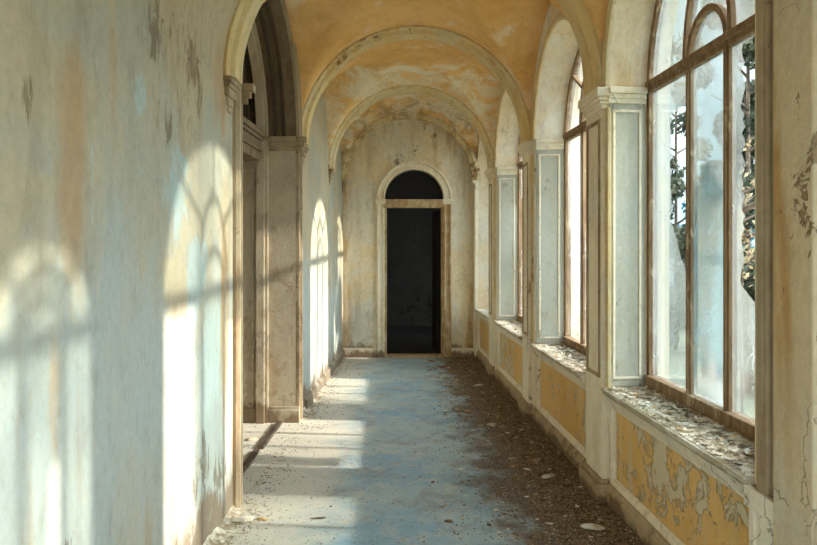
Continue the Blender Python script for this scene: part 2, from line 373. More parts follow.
# window surround arches (cream plaster band around each reveal), windows
LN = ['nearest', 'second', 'third', 'fourth']
def window(i, c, r, hs, ry, fr, cf, detail):
    root = empty('window_%d' % (i+1), FR(c, WD, HSILL)); tag(root, kind='structure')
    GL = M['glass_far'] if i in (1,2,3) else M['glass']
    # outer frame
    bm = BM(); prof = [(-.04,WD-.012),(0.004,WD-.012),(0.004,WD+.04),(-.04,WD+.04)]
    o = outline(c, r, HSILL+.01, hs, ry)
    sweep(bm, FR, o[::1], [(a, d) for a, d in prof], closed=True)
    link('window_frame', bm, M['frame'], root)
    # bottom rail and transom
    bm = BM(); box(bm, FR, c-r+.03, c+r-.03, WD-.035, WD+.045, HSILL+.005, HSILL+.085); box(bm, FR, c-r+.03, c+r-.03, WD-.05, WD+.02, HSILL+.005, HSILL+.03)
    link('bottom_rail', bm, M['frame'], root, bevel=.005)
    bm = BM(); box(bm, FR, c-r+.02, c+r-.02, WD-.012, WD+.035, hs-.03, hs+.03); box(bm, FR, c-r+.02, c+r-.02, WD-.03, WD, hs-.002, hs+.036)
    link('transom', bm, M['frame'], root, bevel=.005)
    mh = .21 if r > .6 else r*.33
    for sg in (-1, 1):
        bm = BM(); m = c+sg*mh
        box(bm, FR, m-.021, m+.021, WD-.008, WD+.03, HSILL+.06, hs); box(bm, FR, m-.011, m+.011, WD-.020, WD-.006, HSILL+.06, hs)
        link('mullion', bm, M['frame'], root, bevel=.004)
    # tracery
    sc = ry/.775
    pr = [(-.017,WD-.015),(.017,WD-.015),(.017,WD+.03),(-.017,WD+.03)]
    bm = BM(); sweep(bm, FR, arch(c, mh, hs+.02, mh), pr); link('round_tracery_arch', bm, M['frame'], root)
    e = arch(c, mh+.045, hs+.02, .45*sc)
    bm = BM(); sweep(bm, FR, e, pr); link('tall_tracery_arch', bm, M['frame'], root)
    for a in (45, 90, 135):
        a_ = math.radians(a); p0 = (c+(mh+.045)*math.cos(a_), hs+.02+.45*sc*math.sin(a_)); p1 = (c+(r-.02)*math.cos(a_), hs+(ry-.02)*math.sin(a_))
        bm = BM(); sweep(bm, FR, [p0, p1], [(x*.7, d) for x, d in pr]); link('glazing_bar', bm, M['frame'], root)
    # glass: lower lights with broken edges
    edges = [(c-r+.04, c-mh-.02), (c-mh+.02, c+mh-.02), (c+mh+.02, c+r-.04)]
    hb, ht = HSILL+.07, hs-.02
    holes = detail
    for li, (a, b) in enumerate(edges):
        pieces = holes.get(li)
        bm = BM(); N = 60; prev = None
        rnd = random.Random(i*10+li)
        jit = [rnd.uniform(-1,1) for _ in range(N+1)]
        for k in range(N+1):
            v = k/N; h = hb + (ht-hb)*v
            lo, hi = a, b
            if pieces:
                side, fn = pieces
                g = fn(v)
                if g > 0:
                    g = g + .045*jit[k]*min(1, g*4) + .05*noise.noise(Vector((v*9, li, i)))
                    g = min(max(g, 0), 1)
                    w = (b-a)*g
                    if side < 0: lo = a+w
                    else: hi = b-w
            cur = (lo, hi, h)
            if prev and hi-lo > .004 and prev[1]-prev[0] > .004:
                q(bm, FR(prev[0],WD+.01,prev[2]), FR(prev[1],WD+.01,prev[2]), FR(hi,WD+.01,h), FR(lo,WD+.01,h))
                q(bm, FR(prev[0],WD+.014,prev[2]), FR(prev[1],WD+.014,prev[2]), FR(hi,WD+.014,h), FR(lo,WD+.014,h)) if False else None
            prev = cur
        if len(bm.faces):
            link('glass_pane', bm, M['glass_clear'] if (i in (0,) and li == 1) else GL, root)
        else: bm.free()
    # upper lights
    n = 28
    P1 = [(c, hs+.03)]*(n+1); P2 = arch(c, mh-.01, hs+.02, mh-.01, n)
    def strip(A, B, k0=0, k1=n):
        bm = BM()
        for k in range(k0, k1): 
            q(bm, *[v for v in (FR(A[k][0],WD+.01,A[k][1]), FR(A[k+1][0],WD+.01,A[k+1][1]), FR(B[k+1][0],WD+.01,B[k+1][1]), FR(B[k][0],WD+.01,B[k][1]))])
        link('glass_pane', bm, GL, root)
    bm = BM(); cv = bm.verts.new(FR(c, WD+.01, hs+.03)); vs = [bm.verts.new(FR(s,WD+.01,h)) for s, h in P2]
    for k in range(n): bm.faces.new((cv, vs[k], vs[k+1]))
    link('glass_pane', bm, GL, root)
    E = arch(c, mh+.045, hs+.02, .45*sc, n); O = arch(c, r-.03, hs+.02, ry-.04, n)
    strip(P2, E); strip(E, O, 0, 7); strip(E, O, 21, 28)
    if i % 2 == 0: strip(E, O, 7, 14)
    strip(E, O, 14, 21)
    # sill
    bm = BM()
    box(bm, FR, cf-fr-.0, cf+fr+.0, -.03, WD-.02, HSILL-.03, HSILL+.008)
    box(bm, FR, cf-fr-.0, cf+fr+.0, -.045, -.030, HSILL-.012, HSILL+.006)
    sill = link('window_sill', bm, M['sill'], root, bevel=.005)
    bm = BM(); sweep(bm, FR, [(cf-fr, HSILL-.03), (cf+fr, HSILL-.03)], [(0,.05),(0,-.035),(-.02,-.02),(-.05,-.005),(-.07,.01),(-.07,.05)])
    link('sill_moulding', bm, M['trimp'], sill)
    return root
def span(lo, hi, g, ease=.06):
    def f(v):
        if v < lo or v > hi: return 0
        return g*min(1, (v-lo)/ease, (hi-v)/.01 if hi < .99 else 1)
    return f
# light 0 is the one nearest the camera (small s), light 2 the farthest
details = [
    {0: (-1, span(.24, .99, .80, .1)), 2: (-1, span(.33, .90, .46, .2))},
    {0: (-1, span(-.1, 1.1, .30, .1)), 1: (1, span(.5, 1.1, .5, .2)), 2: (-1, span(.25, .8, .45, .2))},
    {0: (-1, span(.2, 1.1, .5, .1)), 2: (1, span(.4, .8, .4, .2))}, {}, {1: (1, span(.3,.8,.3,.1))},
    {0: (-1, span(-.1,1.1,1)), 2: (-1, span(.2,1.1,.8))}]
for i, w in enumerate(WIN): window(i, *w, details[i])

# dado panels below the sills
names = ['beneath the nearest window on the right', 'beneath the second window on the right', 'beneath the third window on the right', 'low in the last bay by the far wall']
for i in range(4):
    _c, r, hs, ry, fr, c = WIN[i]
    root = empty('dado_panel', FR(c, .04, .14))
    tag(root, ['peeling ochre dado panel with whitish bare patches under the nearest window sill',
               'ochre dado panel with streaked lower edge under the second window sill',
               'small pale ochre dado panel under the third window sill',
               'narrow dado panel in the last bay before the end wall'][i], 'wall panel', 'dado panels under the windows')
    s0, s1 = c-fr+.005, c+fr-.005
    bm = BM(); sweep(bm, FR, [(s0+.03,.16),(s1-.03,.16),(s1-.03,HSILL-.10),(s0+.03,HSILL-.10)], [(-.028,.05),(-.028,.018),(-.012,.008),(.012,.012),(.026,.03),(.026,.05)], closed=True)
    link('panel_moulding', bm, M['trimp'], root)
    bm = BM(); box(bm, FR, s0+.056, s1-.056, .036, .05, .186, HSILL-.126)
    link('panel_field', bm, M['ochre'], root)

# baseboards
bm = BM()
edges = []
pts = []
PIL = [(4.585,.17),(6.73,.15),(8.865,.14)]
def baserun(a, b, off): sweep(bm, FR, [(a,0),(b,0)], [(0,.055),(0,off-.045),(.10,off-.045),(.115,off-.03),(.135,off-.02),(.135,.055)])
cur = 2.66
for c, w in PIL:
    baserun(cur, c-w-.02, .03); cur = c+w+.02
baserun(cur, YF, .03)
tag(link('baseboard_right', bm, M['skirt']), kind='structure')
bm = BM(); sweep(bm, FL, [(6.95,0),(YF,0)], [(0,.0),(0,-.03),(.10,-.03),(.12,-.015),(.13,0)])
tag(link('baseboard_left', bm, M['left']), kind='structure')

# pilasters on the right wall
def pilaster(c, w, label, jag=0):
    root = empty('pilaster', FR(c, -.02, 0)); tag(root, label, 'pilaster', 'pilasters between the windows')
    P = -.03
    bm = BM(); box(bm, FR, c-w-.025, c+w+.025, P-.045, .02, 0, .13); box(bm, FR, c-w-.015, c+w+.015, P-.025, .02, .13, .155)
    link('base', bm, M['skirt'], root, bevel=.008)
    bm = BM(); box(bm, FR, c-w, c+w, P, .02, .155, HS-.13); 
    sh = link('shaft', bm, M['trimp'], root, bevel=.006)
    bm = BM(); sweep(bm, FR, [(c-w+.045,.80),(c+w-.045,.80),(c+w-.045,HS-.2),(c-w+.045,HS-.2)], [(-.012,P+.004),(-.012,P-.008),(.012,P-.008),(.012,P+.004)], closed=True)
    link('shaft_moulding', bm, M['casing'], sh)
    bm = BM()
    pr = [(0,.02),(0,P-.008),(.03,P-.008),(.05,P-.035),(.075,P-.04),(.085,P-.06),(.13,P-.06),(.13,.02)]
    zz = HS-.13
    # capital: stacked slabs, wraps round the pier
    for (h0, h1, e) in ((0,.03,.008),(.03,.05,.02),(.05,.075,.03),(.075,.13,.045)):
        box(bm, FR, c-w-e, c+w+e, P-e, .02, zz+h0, zz+h1)
    link('capital', bm, M['trimp'], root, bevel=.005)
    # thin strips either side, ending on the sills
    for s in (-1, 1):
        bm = BM(); e0 = c+s*(w+.004); e1 = c+s*(w+.055)
        box(bm, FR, min(e0,e1), max(e0,e1), -.012, .01, HSILL+.01, HS-.13)
        link('edge_strip', bm, M['rib'], root, bevel=.004)
for (c, w), lb in zip(PIL, ['tall cream pilaster between the nearest and second right-hand windows', 'cream pilaster between the second and third right-hand windows', 'slim far pilaster just past the third right-hand window']):
    pilaster(c, w, lb)
# impost strings running over the reveals
for i in range(3):
    pass
# near pier: projecting wall slab at the right picture edge
root = empty('pier', FR(2.3, -.05, 0)); tag(root, 'broad flat plastered pier cut off by the right picture edge', 'pier')
bm = BM(); box(bm, FR, 2.235, 2.46, -.05, .02, 0, 4.2); link('face', bm, M['pier'], root, bevel=.006)
bm = BM(); box(bm, FR, 2.455, 2.52, -.02, .02, HSILL+.01, 4.0); link('edge_strip', bm, M['casing'], root, bevel=.004)
bm = BM(); box(bm, FR, 2.522, 2.60, -.035, .02, HSILL-.02, 4.0); box(bm, FR, 2.54, 2.58, -.045, -.03, HSILL+.05, 3.9); link('moulded_strip', bm, M['casing'], root, bevel=.006)
bm = BM(); box(bm, FR, 2.455, 2.66, -.03, .02, .0, HSILL-.02); box(bm, FR, 2.60, 2.64, -.042, -.028, .14, HSILL-.06); link('pedestal', bm, M['trimp'], root, bevel=.006)
bm = BM(); box(bm, FR, 2.455, 2.67, -.045, .02, HSILL-.10, HSILL-.02); 
link('string_moulding', bm, M['trimp'], root, bevel=.006)

# reveal pilaster strips inside each window (pale panel on the far reveal) with impost block
for i in range(3):
    c, r, hs, ry, fr, cf = WIN[i]
    root = empty('window_reveal_panel', FR(c+fr-.02, .12, HSILL)); 
    tag(root, ['pale blue-grey panelled reveal on the far side of the nearest window', 'panelled reveal on the far side of the second window', 'narrow panelled reveal on the far side of the third window'][i], 'reveal panel', 'panelled window reveals')
    def G(s, d, h, c=c, r=r, fr=fr, cf=cf):   # s = offset off the splayed reveal into the opening, d = depth
        return FR(cf+fr-(cf+fr-c-r)*d/WD - s, d, h)
    bm = BM(); box(bm, G, 0, .012, .01, WD-.03, HSILL+.012, HS-.1)
    link('field', bm, M['reveal'], root, bevel=.003)
    bm = BM(); 
    for a, b in ((.03,.045),(WD-.07,WD-.055)): box(bm, G, .012, .02, a, b, HSILL+.06, HS-.14)
    box(bm, G, .012, .02, .03, WD-.055, HSILL+.06, HSILL+.075); box(bm, G, .012, .02, .03, WD-.055, HS-.155, HS-.14)
    link('moulding', bm, M['trimp'], root, bevel=.002)
    bm = BM()
    for h0, h1, e in ((0,.03,.02),(.03,.06,.03),(.06,.10,.045)): box(bm, G, 0, e, -.0, WD-.022, HS-.1+h0, HS-.1+h1)
    link('impost', bm, M['trimp'], root, bevel=.004)
    # archivolt on the wall round the reveal
    bm = BM(); A = arch(cf, fr+.03, hs+.0, ry+(fr-r)+.03, 36)
    sweep(bm, FR, A, [(-.03,.01),(-.03,-.012),(-.01,-.022),(.02,-.022),(.035,-.01),(.035,.01)])
    link('archivolt', bm, M['rib'], root)

# ------------------------------------------------------------------ left wall and portal
PC, PR_, PH = 5.46, 1.04, 2.65
bm = BM()
q(bm, FL(YB,0,0), FL(4.2,0,0), FL(4.2,0,4.3), FL(YB,0,4.3)); q(bm, FL(6.9,0,0), FL(YF+.1,0,0), FL(YF+.1,0,4.3), FL(6.9,0,4.3))
archwall(bm, FL, 4.2, 6.9, 4.3, PC, PR_, 0, PH, PR_, 0)
q(bm, FL(YB,0,0), FL(YB,.3,0), FL(YB,.3,4.3), FL(YB,0,4.3)); q(bm, FL(YB,.3,0), FL(3,.3,0), FL(3,.3,4.3), FL(YB,.3,4.3)); q(bm, FL(7.5,.3,0), FL(YF+.1,.3,0), FL(YF+.1,.3,4.3), FL(7.5,.3,4.3))
tag(link('wall_left', bm, M['left']), kind='structure')
root = empty('arched_portal', FL(PC, .1, 0)); tag(root, 'tall shadowed arched doorway with moulded brown casing in the left wall', 'doorway')
def ol(r, c=PC, hs=PH, ry=None): return [(c-r,0)] + arch(c, r, hs, ry or r, 40) + [(c+r,0)]
D1, D2, D3 = .29, .36, .80
bm = BM(); 
for o_ in ([(PC-PR_,0),(PC-PR_,PH)], [(PC+PR_,PH),(PC+PR_,0)]):
    bm = BM(); loft(bm, FL, o_, 0, o_, D1, False); link('outer_jamb', bm, M['portal'], root)
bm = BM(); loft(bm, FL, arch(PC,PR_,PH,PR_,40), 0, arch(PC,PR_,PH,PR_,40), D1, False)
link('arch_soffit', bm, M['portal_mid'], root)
bm = BM(); loft(bm, FL, ol(PR_), D1, ol(.985), D1, False); loft(bm, FL, ol(.985), D1, ol(.985), D2, False); loft(bm, FL, ol(.985), D2, ol(1.02), D2, False)
loft(bm, FL, ol(1.01), D1-.03, ol(PR_), D1-.03, False); loft(bm, FL, ol(1.01), D1-.03, ol(1.01), D1, False)
link('stepped_moulding', bm, M['portal'], root)
bm = BM()
for r_ in (1, -1):
    bm = BM(); o1 = [(PC+r_*1.02,0),(PC+r_*1.02,PH)]; o2 = [(PC+r_,0),(PC+r_,PH)]; loft(bm, FL, o1, D2, o2, D3, False)
    link('inner_jamb', bm, M['portal'], root)
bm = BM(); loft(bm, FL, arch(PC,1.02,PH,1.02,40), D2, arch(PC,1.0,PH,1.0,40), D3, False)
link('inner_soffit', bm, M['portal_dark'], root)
bm = BM()
for r_, d0, d1 in ((.975,.42,.47),(.965,.56,.61),(.955,.70,.76)):
    A = arch(PC, r_, PH, r_, 40); B = arch(PC, 1.012, PH, 1.012, 40)
    loft(bm, FL, A, d0, A, d1, False); loft(bm, FL, A, d0, B, d0, False); loft(bm, FL, A, d1, B, d1, False)
for r_, d0, d1 in ((1.015,.10,.13),(1.015,.18,.21)):
    A = arch(PC, r_, PH, r_, 40); B = arch(PC, PR_, PH, PR_, 40)
    loft(bm, FL, A, d0, A, d1, False); loft(bm, FL, A, d0, B, d0, False); loft(bm, FL, A, d1, B, d1, False)
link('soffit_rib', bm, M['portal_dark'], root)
# lintel (entablature)
bm = BM()
for h0, h1, e in ((2.42,2.50,0),(2.50,2.53,.015),(2.53,2.60,.005),(2.60,2.63,.03),(2.63,2.68,.05)):
    box(bm, FL, PC-1.0, PC+1.0, D2-.04-e, D2+.1, h0, h1)
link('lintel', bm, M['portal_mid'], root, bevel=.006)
# inner jamb panels on the far side
bm = BM(); e = PC+1.01
def J(s, d, h): return FL(PC+1.02-.02*(d-D2)/(D3-D2)-s, d, h)
for (d0, d1) in ((.39,.53),(.57,.76)):
    for (h0, h1) in ((.12,.95),(1.02,2.36)):
        for a in ((d0,d0+.018,h0,h1),(d1-.018,d1,h0,h1),(d0,d1,h0,h0+.018),(d0,d1,h1-.018,h1)):
            box(bm, J, 0, .014, *a)
link('jamb_panel', bm, M['portal'], root, bevel=.003)
bm = BM()
def J0(s, d, h): return FL(PC+PR_-s, d, h)
for h0, h1, e in ((0,.12,.025),(.12,.15,.012)): box(bm, J0, 0, e, -.03, D1-.035, h0, h1)
link('jamb_base', bm, M['portal'], root, bevel=.004)
for sg, J_ in ((1, J0), (-1, lambda s, d, h: FL(PC-PR_+s, d, h))):
    bm = BM()
    for h0, h1, e in ((2.52,2.56,.012),(2.56,2.60,.03),(2.60,2.65,.05)): box(bm, J_, -.02, e, -.05-e, D1-.032, h0, h1)
    link('impost', bm, M['casing'], root, bevel=.006)
# casing on the wall face
cas = [(-.0,.005),(-.0,-.03),(.025,-.03),(.03,-.018),(.075,-.018),(.08,-.04),(.115,-.04),(.13,-.02),(.13,.005)]
bm = BM(); sweep(bm, FL, [(PC-PR_,0)] + arch(PC, PR_, PH, PR_, 40) + [(PC+PR_,0)], [(a, d) for a, d in cas])
link('casing', bm, M['casing'], root)
# unseen doors closing the portal, coloured pale to bounce sunlight back
bm = BM(); box(bm, FL, PC-1.0, PC+1.0, D3+.9, D3+.95, 0, 3.8)
dr = link('door_2', bm, M['trimp']); tag(dr, kind='structure')
bm = BM()
for (a, b) in ((PC-.95,PC-.03),(PC+.03,PC+.95)):
    for (h0,h1) in ((.2,1.0),(1.1,2.3)):
        sweep(bm, FL, [(a+.12,h0),(b-.12,h0),(b-.12,h1),(a+.12,h1)], [(-.02,D3+.9),(-.02,D3+.88),(.02,D3+.88),(.02,D3+.9)], closed=True)
link('door_moulding', bm, M['casing'], dr)
bm = BM()
for s in (PC-1.4, PC+1.4): q(bm, FL(s,D3,0), FL(s,D3+.95,0), FL(s,D3+.95,4.3), FL(s,D3,4.3))
q(bm, FL(PC-1.4,D3+.95,0), FL(PC+1.4,D3+.95,0), FL(PC+1.4,D3+.95,4.3), FL(PC-1.4,D3+.95,4.3))
q(bm, FL(PC-1.4,D3,4.0), FL(PC+1.4,D3,4.0), FL(PC+1.4,D3+.95,4.0), FL(PC-1.4,D3+.95,4.0))
archwall(bm, FL, PC-1.4, PC+1.4, 4.3, PC, 1.0, 0, PH, 1.0, D3, n=40)
tag(link('wall_side_lobby', bm, M['portal']), kind='structure')  # unseen lobby kept pale so sun entering the portal bounces back
# threshold strip, broken
bm = BM()
for a, b, dz in ((PC-.96,PC+.1,0),(PC+.16,PC+.98,.004)):
    c0 = [bm.verts.new(FL(a, .11, 0)), bm.verts.new(FL(b, .12, 0)), bm.verts.new(FL(b, .17, 0)), bm.verts.new(FL(a, .155, 0))]
    c1 = [bm.verts.new(v.co+Vector((0,0,.022+dz))) for v in c0]
    bm.faces.new(c0[::-1]); bm.faces.new(c1)
    for k in range(4): bm.faces.new((c0[k], c0[(k+1)%4], c1[(k+1)%4], c1[k]))
tag(link('threshold_strip', bm, M['thresh'], loc=FL(PC,.13,0)), 'worn dark threshold strip lying across the foot of the left doorway', 'threshold')

# ------------------------------------------------------------------ far wall and its door
DC, DR, DH = .21, .44, 2.36
bm = BM(); archwall(bm, FF, -1.35, 1.75, 4.3, DC, DR, 0, DH, DR, 0); archwall(bm, FF, -1.35, 1.75, 4.3, DC, DR, 0, DH, DR, .25)
o = [(DC-DR,0)] + arch(DC, DR, DH, DR) + [(DC+DR,0)]
loft(bm, FF, o, 0, o, .25, False)
tag(link('wall_far', bm, M['far']), kind='structure')
dr = empty('door_1', (DC, YF, 0)); tag(dr, kind='structure')
cs = [(0,.02),(0,-.03),(.02,-.035),(.04,-.02),(.085,-.02),(.10,-.045),(.125,-.04),(.13,.0),(.13,.02)]
bm = BM(); sweep(bm, FF, arch(DC, DR, DH, DR), cs); link('arch_casing', bm, M['trimp'], dr)
bm = BM(); sweep(bm, FF, [(DC-DR,0),(DC-DR,DH-.05)], [(a*.9,d) for a, d in cs]); link('door_casing', bm, M['trimp'], dr)
bm = BM(); sweep(bm, FF, [(DC+DR,DH-.05),(DC+DR,0)], [(a*.9,d) for a, d in cs]); link('door_casing', bm, M['jamb_wood'], dr)
for s in (-1,1):
    bm = BM(); x = DC+s*(DR+.065); box(bm, FF, x-.08, x+.08, -.06, .01, DH-.05, DH); box(bm, FF, x-.07, x+.07, -.045, .01, DH-.08, DH-.05); link('impost', bm, M['trimp'], dr, bevel=.005)
bm = BM(); box(bm, FF, DC-DR-.02, DC+DR+.02, -.035, .10, DH-.13, DH-.01); box(bm, FF, DC-DR, DC+DR, -.05, .0, DH-.035, DH-.005); link('transom', bm, M['jamb_wood'], dr, bevel=.005)
for s in (-1,1):
    bm = BM(); x = DC+s*(DR-.015); box(bm, FF, x-.018, x+.018, .0, .12, 0, DH-.12); link('jamb_post', bm, M['jamb_wood'], dr, bevel=.004)
bm = BM(); A = arch(DC, DR-.005, DH-.01, DR-.005)
for k in range(28): q(bm, FF(DC,.06,DH-.01), FF(A[k][0],.06,A[k][1]), FF(A[k+1][0],.06,A[k+1][1]))
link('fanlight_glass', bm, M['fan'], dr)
# the door leaf, opened into the dark room
lf = Vector((DC+DR-.045, YF+.26, 0))
def FD(s, d, h):
    a = math.radians(94); return Vector((lf.x + s*math.cos(a) - d*math.sin(a), lf.y + s*math.sin(a) + d*math.cos(a), h))
bm = BM(); box(bm, FD, 0, .82, -.02, .02, .01, DH-.15)
leaf = link('door_leaf', bm, M['dark_wood'], dr, bevel=.004)
bm = BM()
for h0, h1 in ((.2,.9),(1.05,2.0)): sweep(bm, FD, [(.12,h0),(.70,h0),(.70,h1),(.12,h1)], [(-.015,-.0),(-.015,.032),(.015,.032),(.015,-.0)], closed=True)
link('leaf_moulding', bm, M['dark_wood'], leaf)
# room beyond
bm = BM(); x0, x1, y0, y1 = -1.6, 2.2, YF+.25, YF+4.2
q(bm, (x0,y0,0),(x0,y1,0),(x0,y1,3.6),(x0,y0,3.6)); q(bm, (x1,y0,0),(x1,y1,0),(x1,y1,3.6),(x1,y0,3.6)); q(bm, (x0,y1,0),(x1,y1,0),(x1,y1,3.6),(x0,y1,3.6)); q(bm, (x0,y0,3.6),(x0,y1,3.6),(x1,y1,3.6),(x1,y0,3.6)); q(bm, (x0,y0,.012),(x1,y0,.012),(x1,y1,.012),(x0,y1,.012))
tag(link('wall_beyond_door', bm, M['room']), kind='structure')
bm = BM(); sweep(bm, FF, [(-.9,0),(DC-DR-.12,0)], [(0,.01),(0,-.03),(.12,-.03),(.14,-.01),(.14,.01)]); sweep(bm, FF, [(DC+DR+.12,0),(1.2,0)], [(0,.01),(0,-.03),(.12,-.03),(.14,-.01),(.14,.01)])
tag(link('baseboard_far', bm, M['trimp']), kind='structure')
bm = BM(); box(bm, FF, DC-DR+.01, DC+DR-.01, -.03, .24, 0, .018); link('door_sill', bm, M['jamb_wood'], dr, bevel=.004)

# ------------------------------------------------------------------ ceiling (groin vaults)
def XL(y): return -(1.148 - K*y)
def XR(y): return 1.43 - K*y
# supports: (left y, right y)
SUP = [(YB,YB), (1.9,2.42), (4.22,4.59), (6.76,6.73), (8.88,8.88), (YF+.02,YF+.02)]
bm = BM(); NU, NV = 72, 48
for bi in range(len(SUP)-1):
    (l0, r0), (l1, r1) = SUP[bi], SUP[bi+1]
    grid = []
    for j in range(NV+1):
        w = -math.cos(PI*j/NV); v = (w+1)/2; row = []
        for i in range(NU+1):
            u = -math.cos(PI*i/NU)
            y = (l0+(l1-l0)*v)*(1-u)/2 + (r0+(r1-r0)*v)*(1+u)/2
            xl, xr = XL(y)-.0, XR(y)+.0; R = (xr-xl)/2
            x = (xl+xr)/2 + u*R
            z = R*math.sqrt(max(0, 1-u*u))
            half = ((l1-l0) if u < 0 else (r1-r0))/2
            # lunette barrels
            side_ok = not (u < 0 and bi <= 1)
            ww = abs(w)*half/(half-.10)
            hc = min((R-.03), half*1.0)
            zc = hc*math.sqrt(max(0, 1-ww*ww)) if (side_ok and ww < 1) else 0
            zz = max(z, zc)
            row.append(bm.verts.new((x, y, HS + zz)))
        grid.append(row)
    for j in range(NV):
        for i in range(NU):
            f_ = bm.faces.new((grid[j][i], grid[j][i+1], grid[j+1][i+1], grid[j+1][i]))
            if bi <= 1 and i < 24: f_.material_index = 1
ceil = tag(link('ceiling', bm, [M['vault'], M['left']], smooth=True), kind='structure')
# roof slab above (keeps daylight out of the voids over the vault)
bm = BM()
q(bm, (-3.3,YB,4.32),(2.0,YB,4.32),(2.0,YF+4.3,4.32),(-3.3,YF+4.3,4.32))
q(bm, (-3.3,YB,4.5),(2.0,YB,4.5),(2.0,YF+4.3,4.5),(-3.3,YF+4.3,4.5))
q(bm, (XL(YB)-.3,YB,HS),(XR(YB)+.4,YB,HS),(XR(YB)+.4,YB,4.3),(XL(YB)-.3,YB,4.3)) if False else None
tag(link('ceiling_roof_slab', bm, M['cut']), kind='structure')

def rib(yl, yr, half, drop, label):
    yc = (yl+yr)/2; xl, xr = XL(yl), XR(yr); R = (xr-xl)/2
    root_loc = Vector(((xl+xr)/2, yc, HS))
    bm = BM(); n = 56; rings = []
    prof = [(-half-.02, .05),(-half-.02,-.012),(-half+.015,-.03),(-half+.03,-drop),(half-.03,-drop),(half-.015,-.03),(half+.02,-.012),(half+.02,.05)]
    for i in range(n+1):
        a = PI - PI*i/n; u = math.cos(a); yy = yl+(yr-yl)*(1+u)/2
        rings.append([bm.verts.new(((xl+xr)/2+(R+dr_)*u, yy+dy, HS+(R+dr_)*math.sin(a))) for dy, dr_ in prof])
    for i in range(n):
        A, B = rings[i], rings[i+1]; m = len(prof)
        for j in range(m): bm.faces.new((A[j], A[(j+1)%m], B[(j+1)%m], B[j]))
    bm.faces.new(rings[0]); bm.faces.new(rings[-1][::-1])
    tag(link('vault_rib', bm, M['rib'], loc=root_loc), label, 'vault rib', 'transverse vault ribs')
rib(1.9, 2.42, .12, .05, 'transverse plaster rib nearest overhead at the top edge')
rib(4.22, 4.59, .12, .055, 'transverse plaster rib rising from the nearest pilaster to the doorway')
rib(6.76, 6.73, .12, .06, 'brown-edged transverse rib spanning the corridor beyond the left doorway')
rib(8.88, 8.88, .11, .06, 'transverse rib in front of the last vault bay')
rib(YF-.1, YF-.1, .09, .07, 'wall rib arching against the far end wall')
# corbels on the left wall
def corbel(s, label, zt=HS):
    bm = BM()
    for h0, h1, e, w in ((-.035,0,.05,.12),(-.06,-.035,.038,.11),(-.11,-.06,.028,.09),(-.16,-.11,.016,.06),(-.20,-.16,.01,.04)):
        box(bm, FL, s-w, s+w, -e, .01, zt+h0, zt+h1)
    tag(link('corbel', bm, M['casing'], loc=FL(s,0,zt-.2), bevel=.01), label, 'corbel', 'corbels under the vault ribs')
corbel(4.2, 'small corbel at the springing just before the left doorway arch')
corbel(6.82, 'weathered corbel on the left wall just past the doorway')
corbel(8.88, 'small corbel high on the left wall in front of the last bay')
corbel(YF-.1, 'corbel in the far left corner beside the end wall')
# far right capital
bm = BM()
for h0, h1, e in ((-.04,0,.075),(-.07,-.04,.055),(-.13,-.07,.035)): box(bm, FR, YF-.2, YF, -e, .01, HS+h0, HS+h1)
tag(link('corbel', bm, M['trimp'], loc=FR(YF-.1,0,HS-.1), bevel=.006), 'corbel in the far right corner beside the end wall', 'corbel', 'corbels under the vault ribs')
bm = BM(); box(bm, FR, YF-.17, YF, -.04, .01, 0, HS-.13)
tag(link('trim_1', bm, M['trimp'], bevel=.006), kind='structure')

# ------------------------------------------------------------------ floor, ground
bm = BM()
q(bm, (-3.4,YB-5,0),(1.9,YB-5,0),(1.9,YF+4.3,0),(-3.4,YF+4.3,0))
q(bm, (-3.4,YB-5,-.2),(1.9,YB-5,-.2),(1.9,YF+4.3,-.2),(-3.4,YF+4.3,-.2))
tag(link('floor', bm, M['floor']), kind='structure')
bm = BM(); q(bm, (-30,-40,-.1),(1.9,-40,-.1),(1.9,YB-5,-.1),(-30,YB-5,-.1))  # unseen pale ground behind the camera, added to reflect fill light
tag(link('ground_fill_bounce', bm, M['sill']), kind='structure')
bm = BM(); archwall(bm, FF, -1.6, 1.9, 4.4, .15, .40, 0, 2.0, .40, YB-YF-.02); tag(link('wall_near_added', bm, M['right']), kind='structure')  # unseen wall behind the camera, added with a narrow arch to cut rear light
bm = BM(); box(bm, FF, 3.2, 24, 26-YF, 32-YF, -.25, 11.6); wg = link('sky_screen_wing', bm, M['wing'], loc=(10,26,-.25))  # block added outside to hide bright sky behind the window glass
tag(wg, 'pale blank stand-in building added to screen bright sky behind the dirty glass', 'building')
bm = BM(); box(bm, FF, 3.0, 24.2, 25.7-YF, 32-YF, 11.6, 12.0); box(bm, FF, 3.1, 24.1, 25.85-YF, 32-YF, 11.3, 11.6); link('sky_screen_cornice', bm, M['wing'], wg)
bm = BM(); q(bm, (1.9,-40,-.25),(70,-40,-.25),(70,70,-.25),(1.9,70,-.25))
tag(link('ground', bm, M['ground']), kind='structure')

# ------------------------------------------------------------------ dirt, crumbs, flakes
def fb(v, oct=5):
    return noise.fractal(Vector(v), 1.0, 2.0, oct)
def band(y): return 1.0 - .75*0
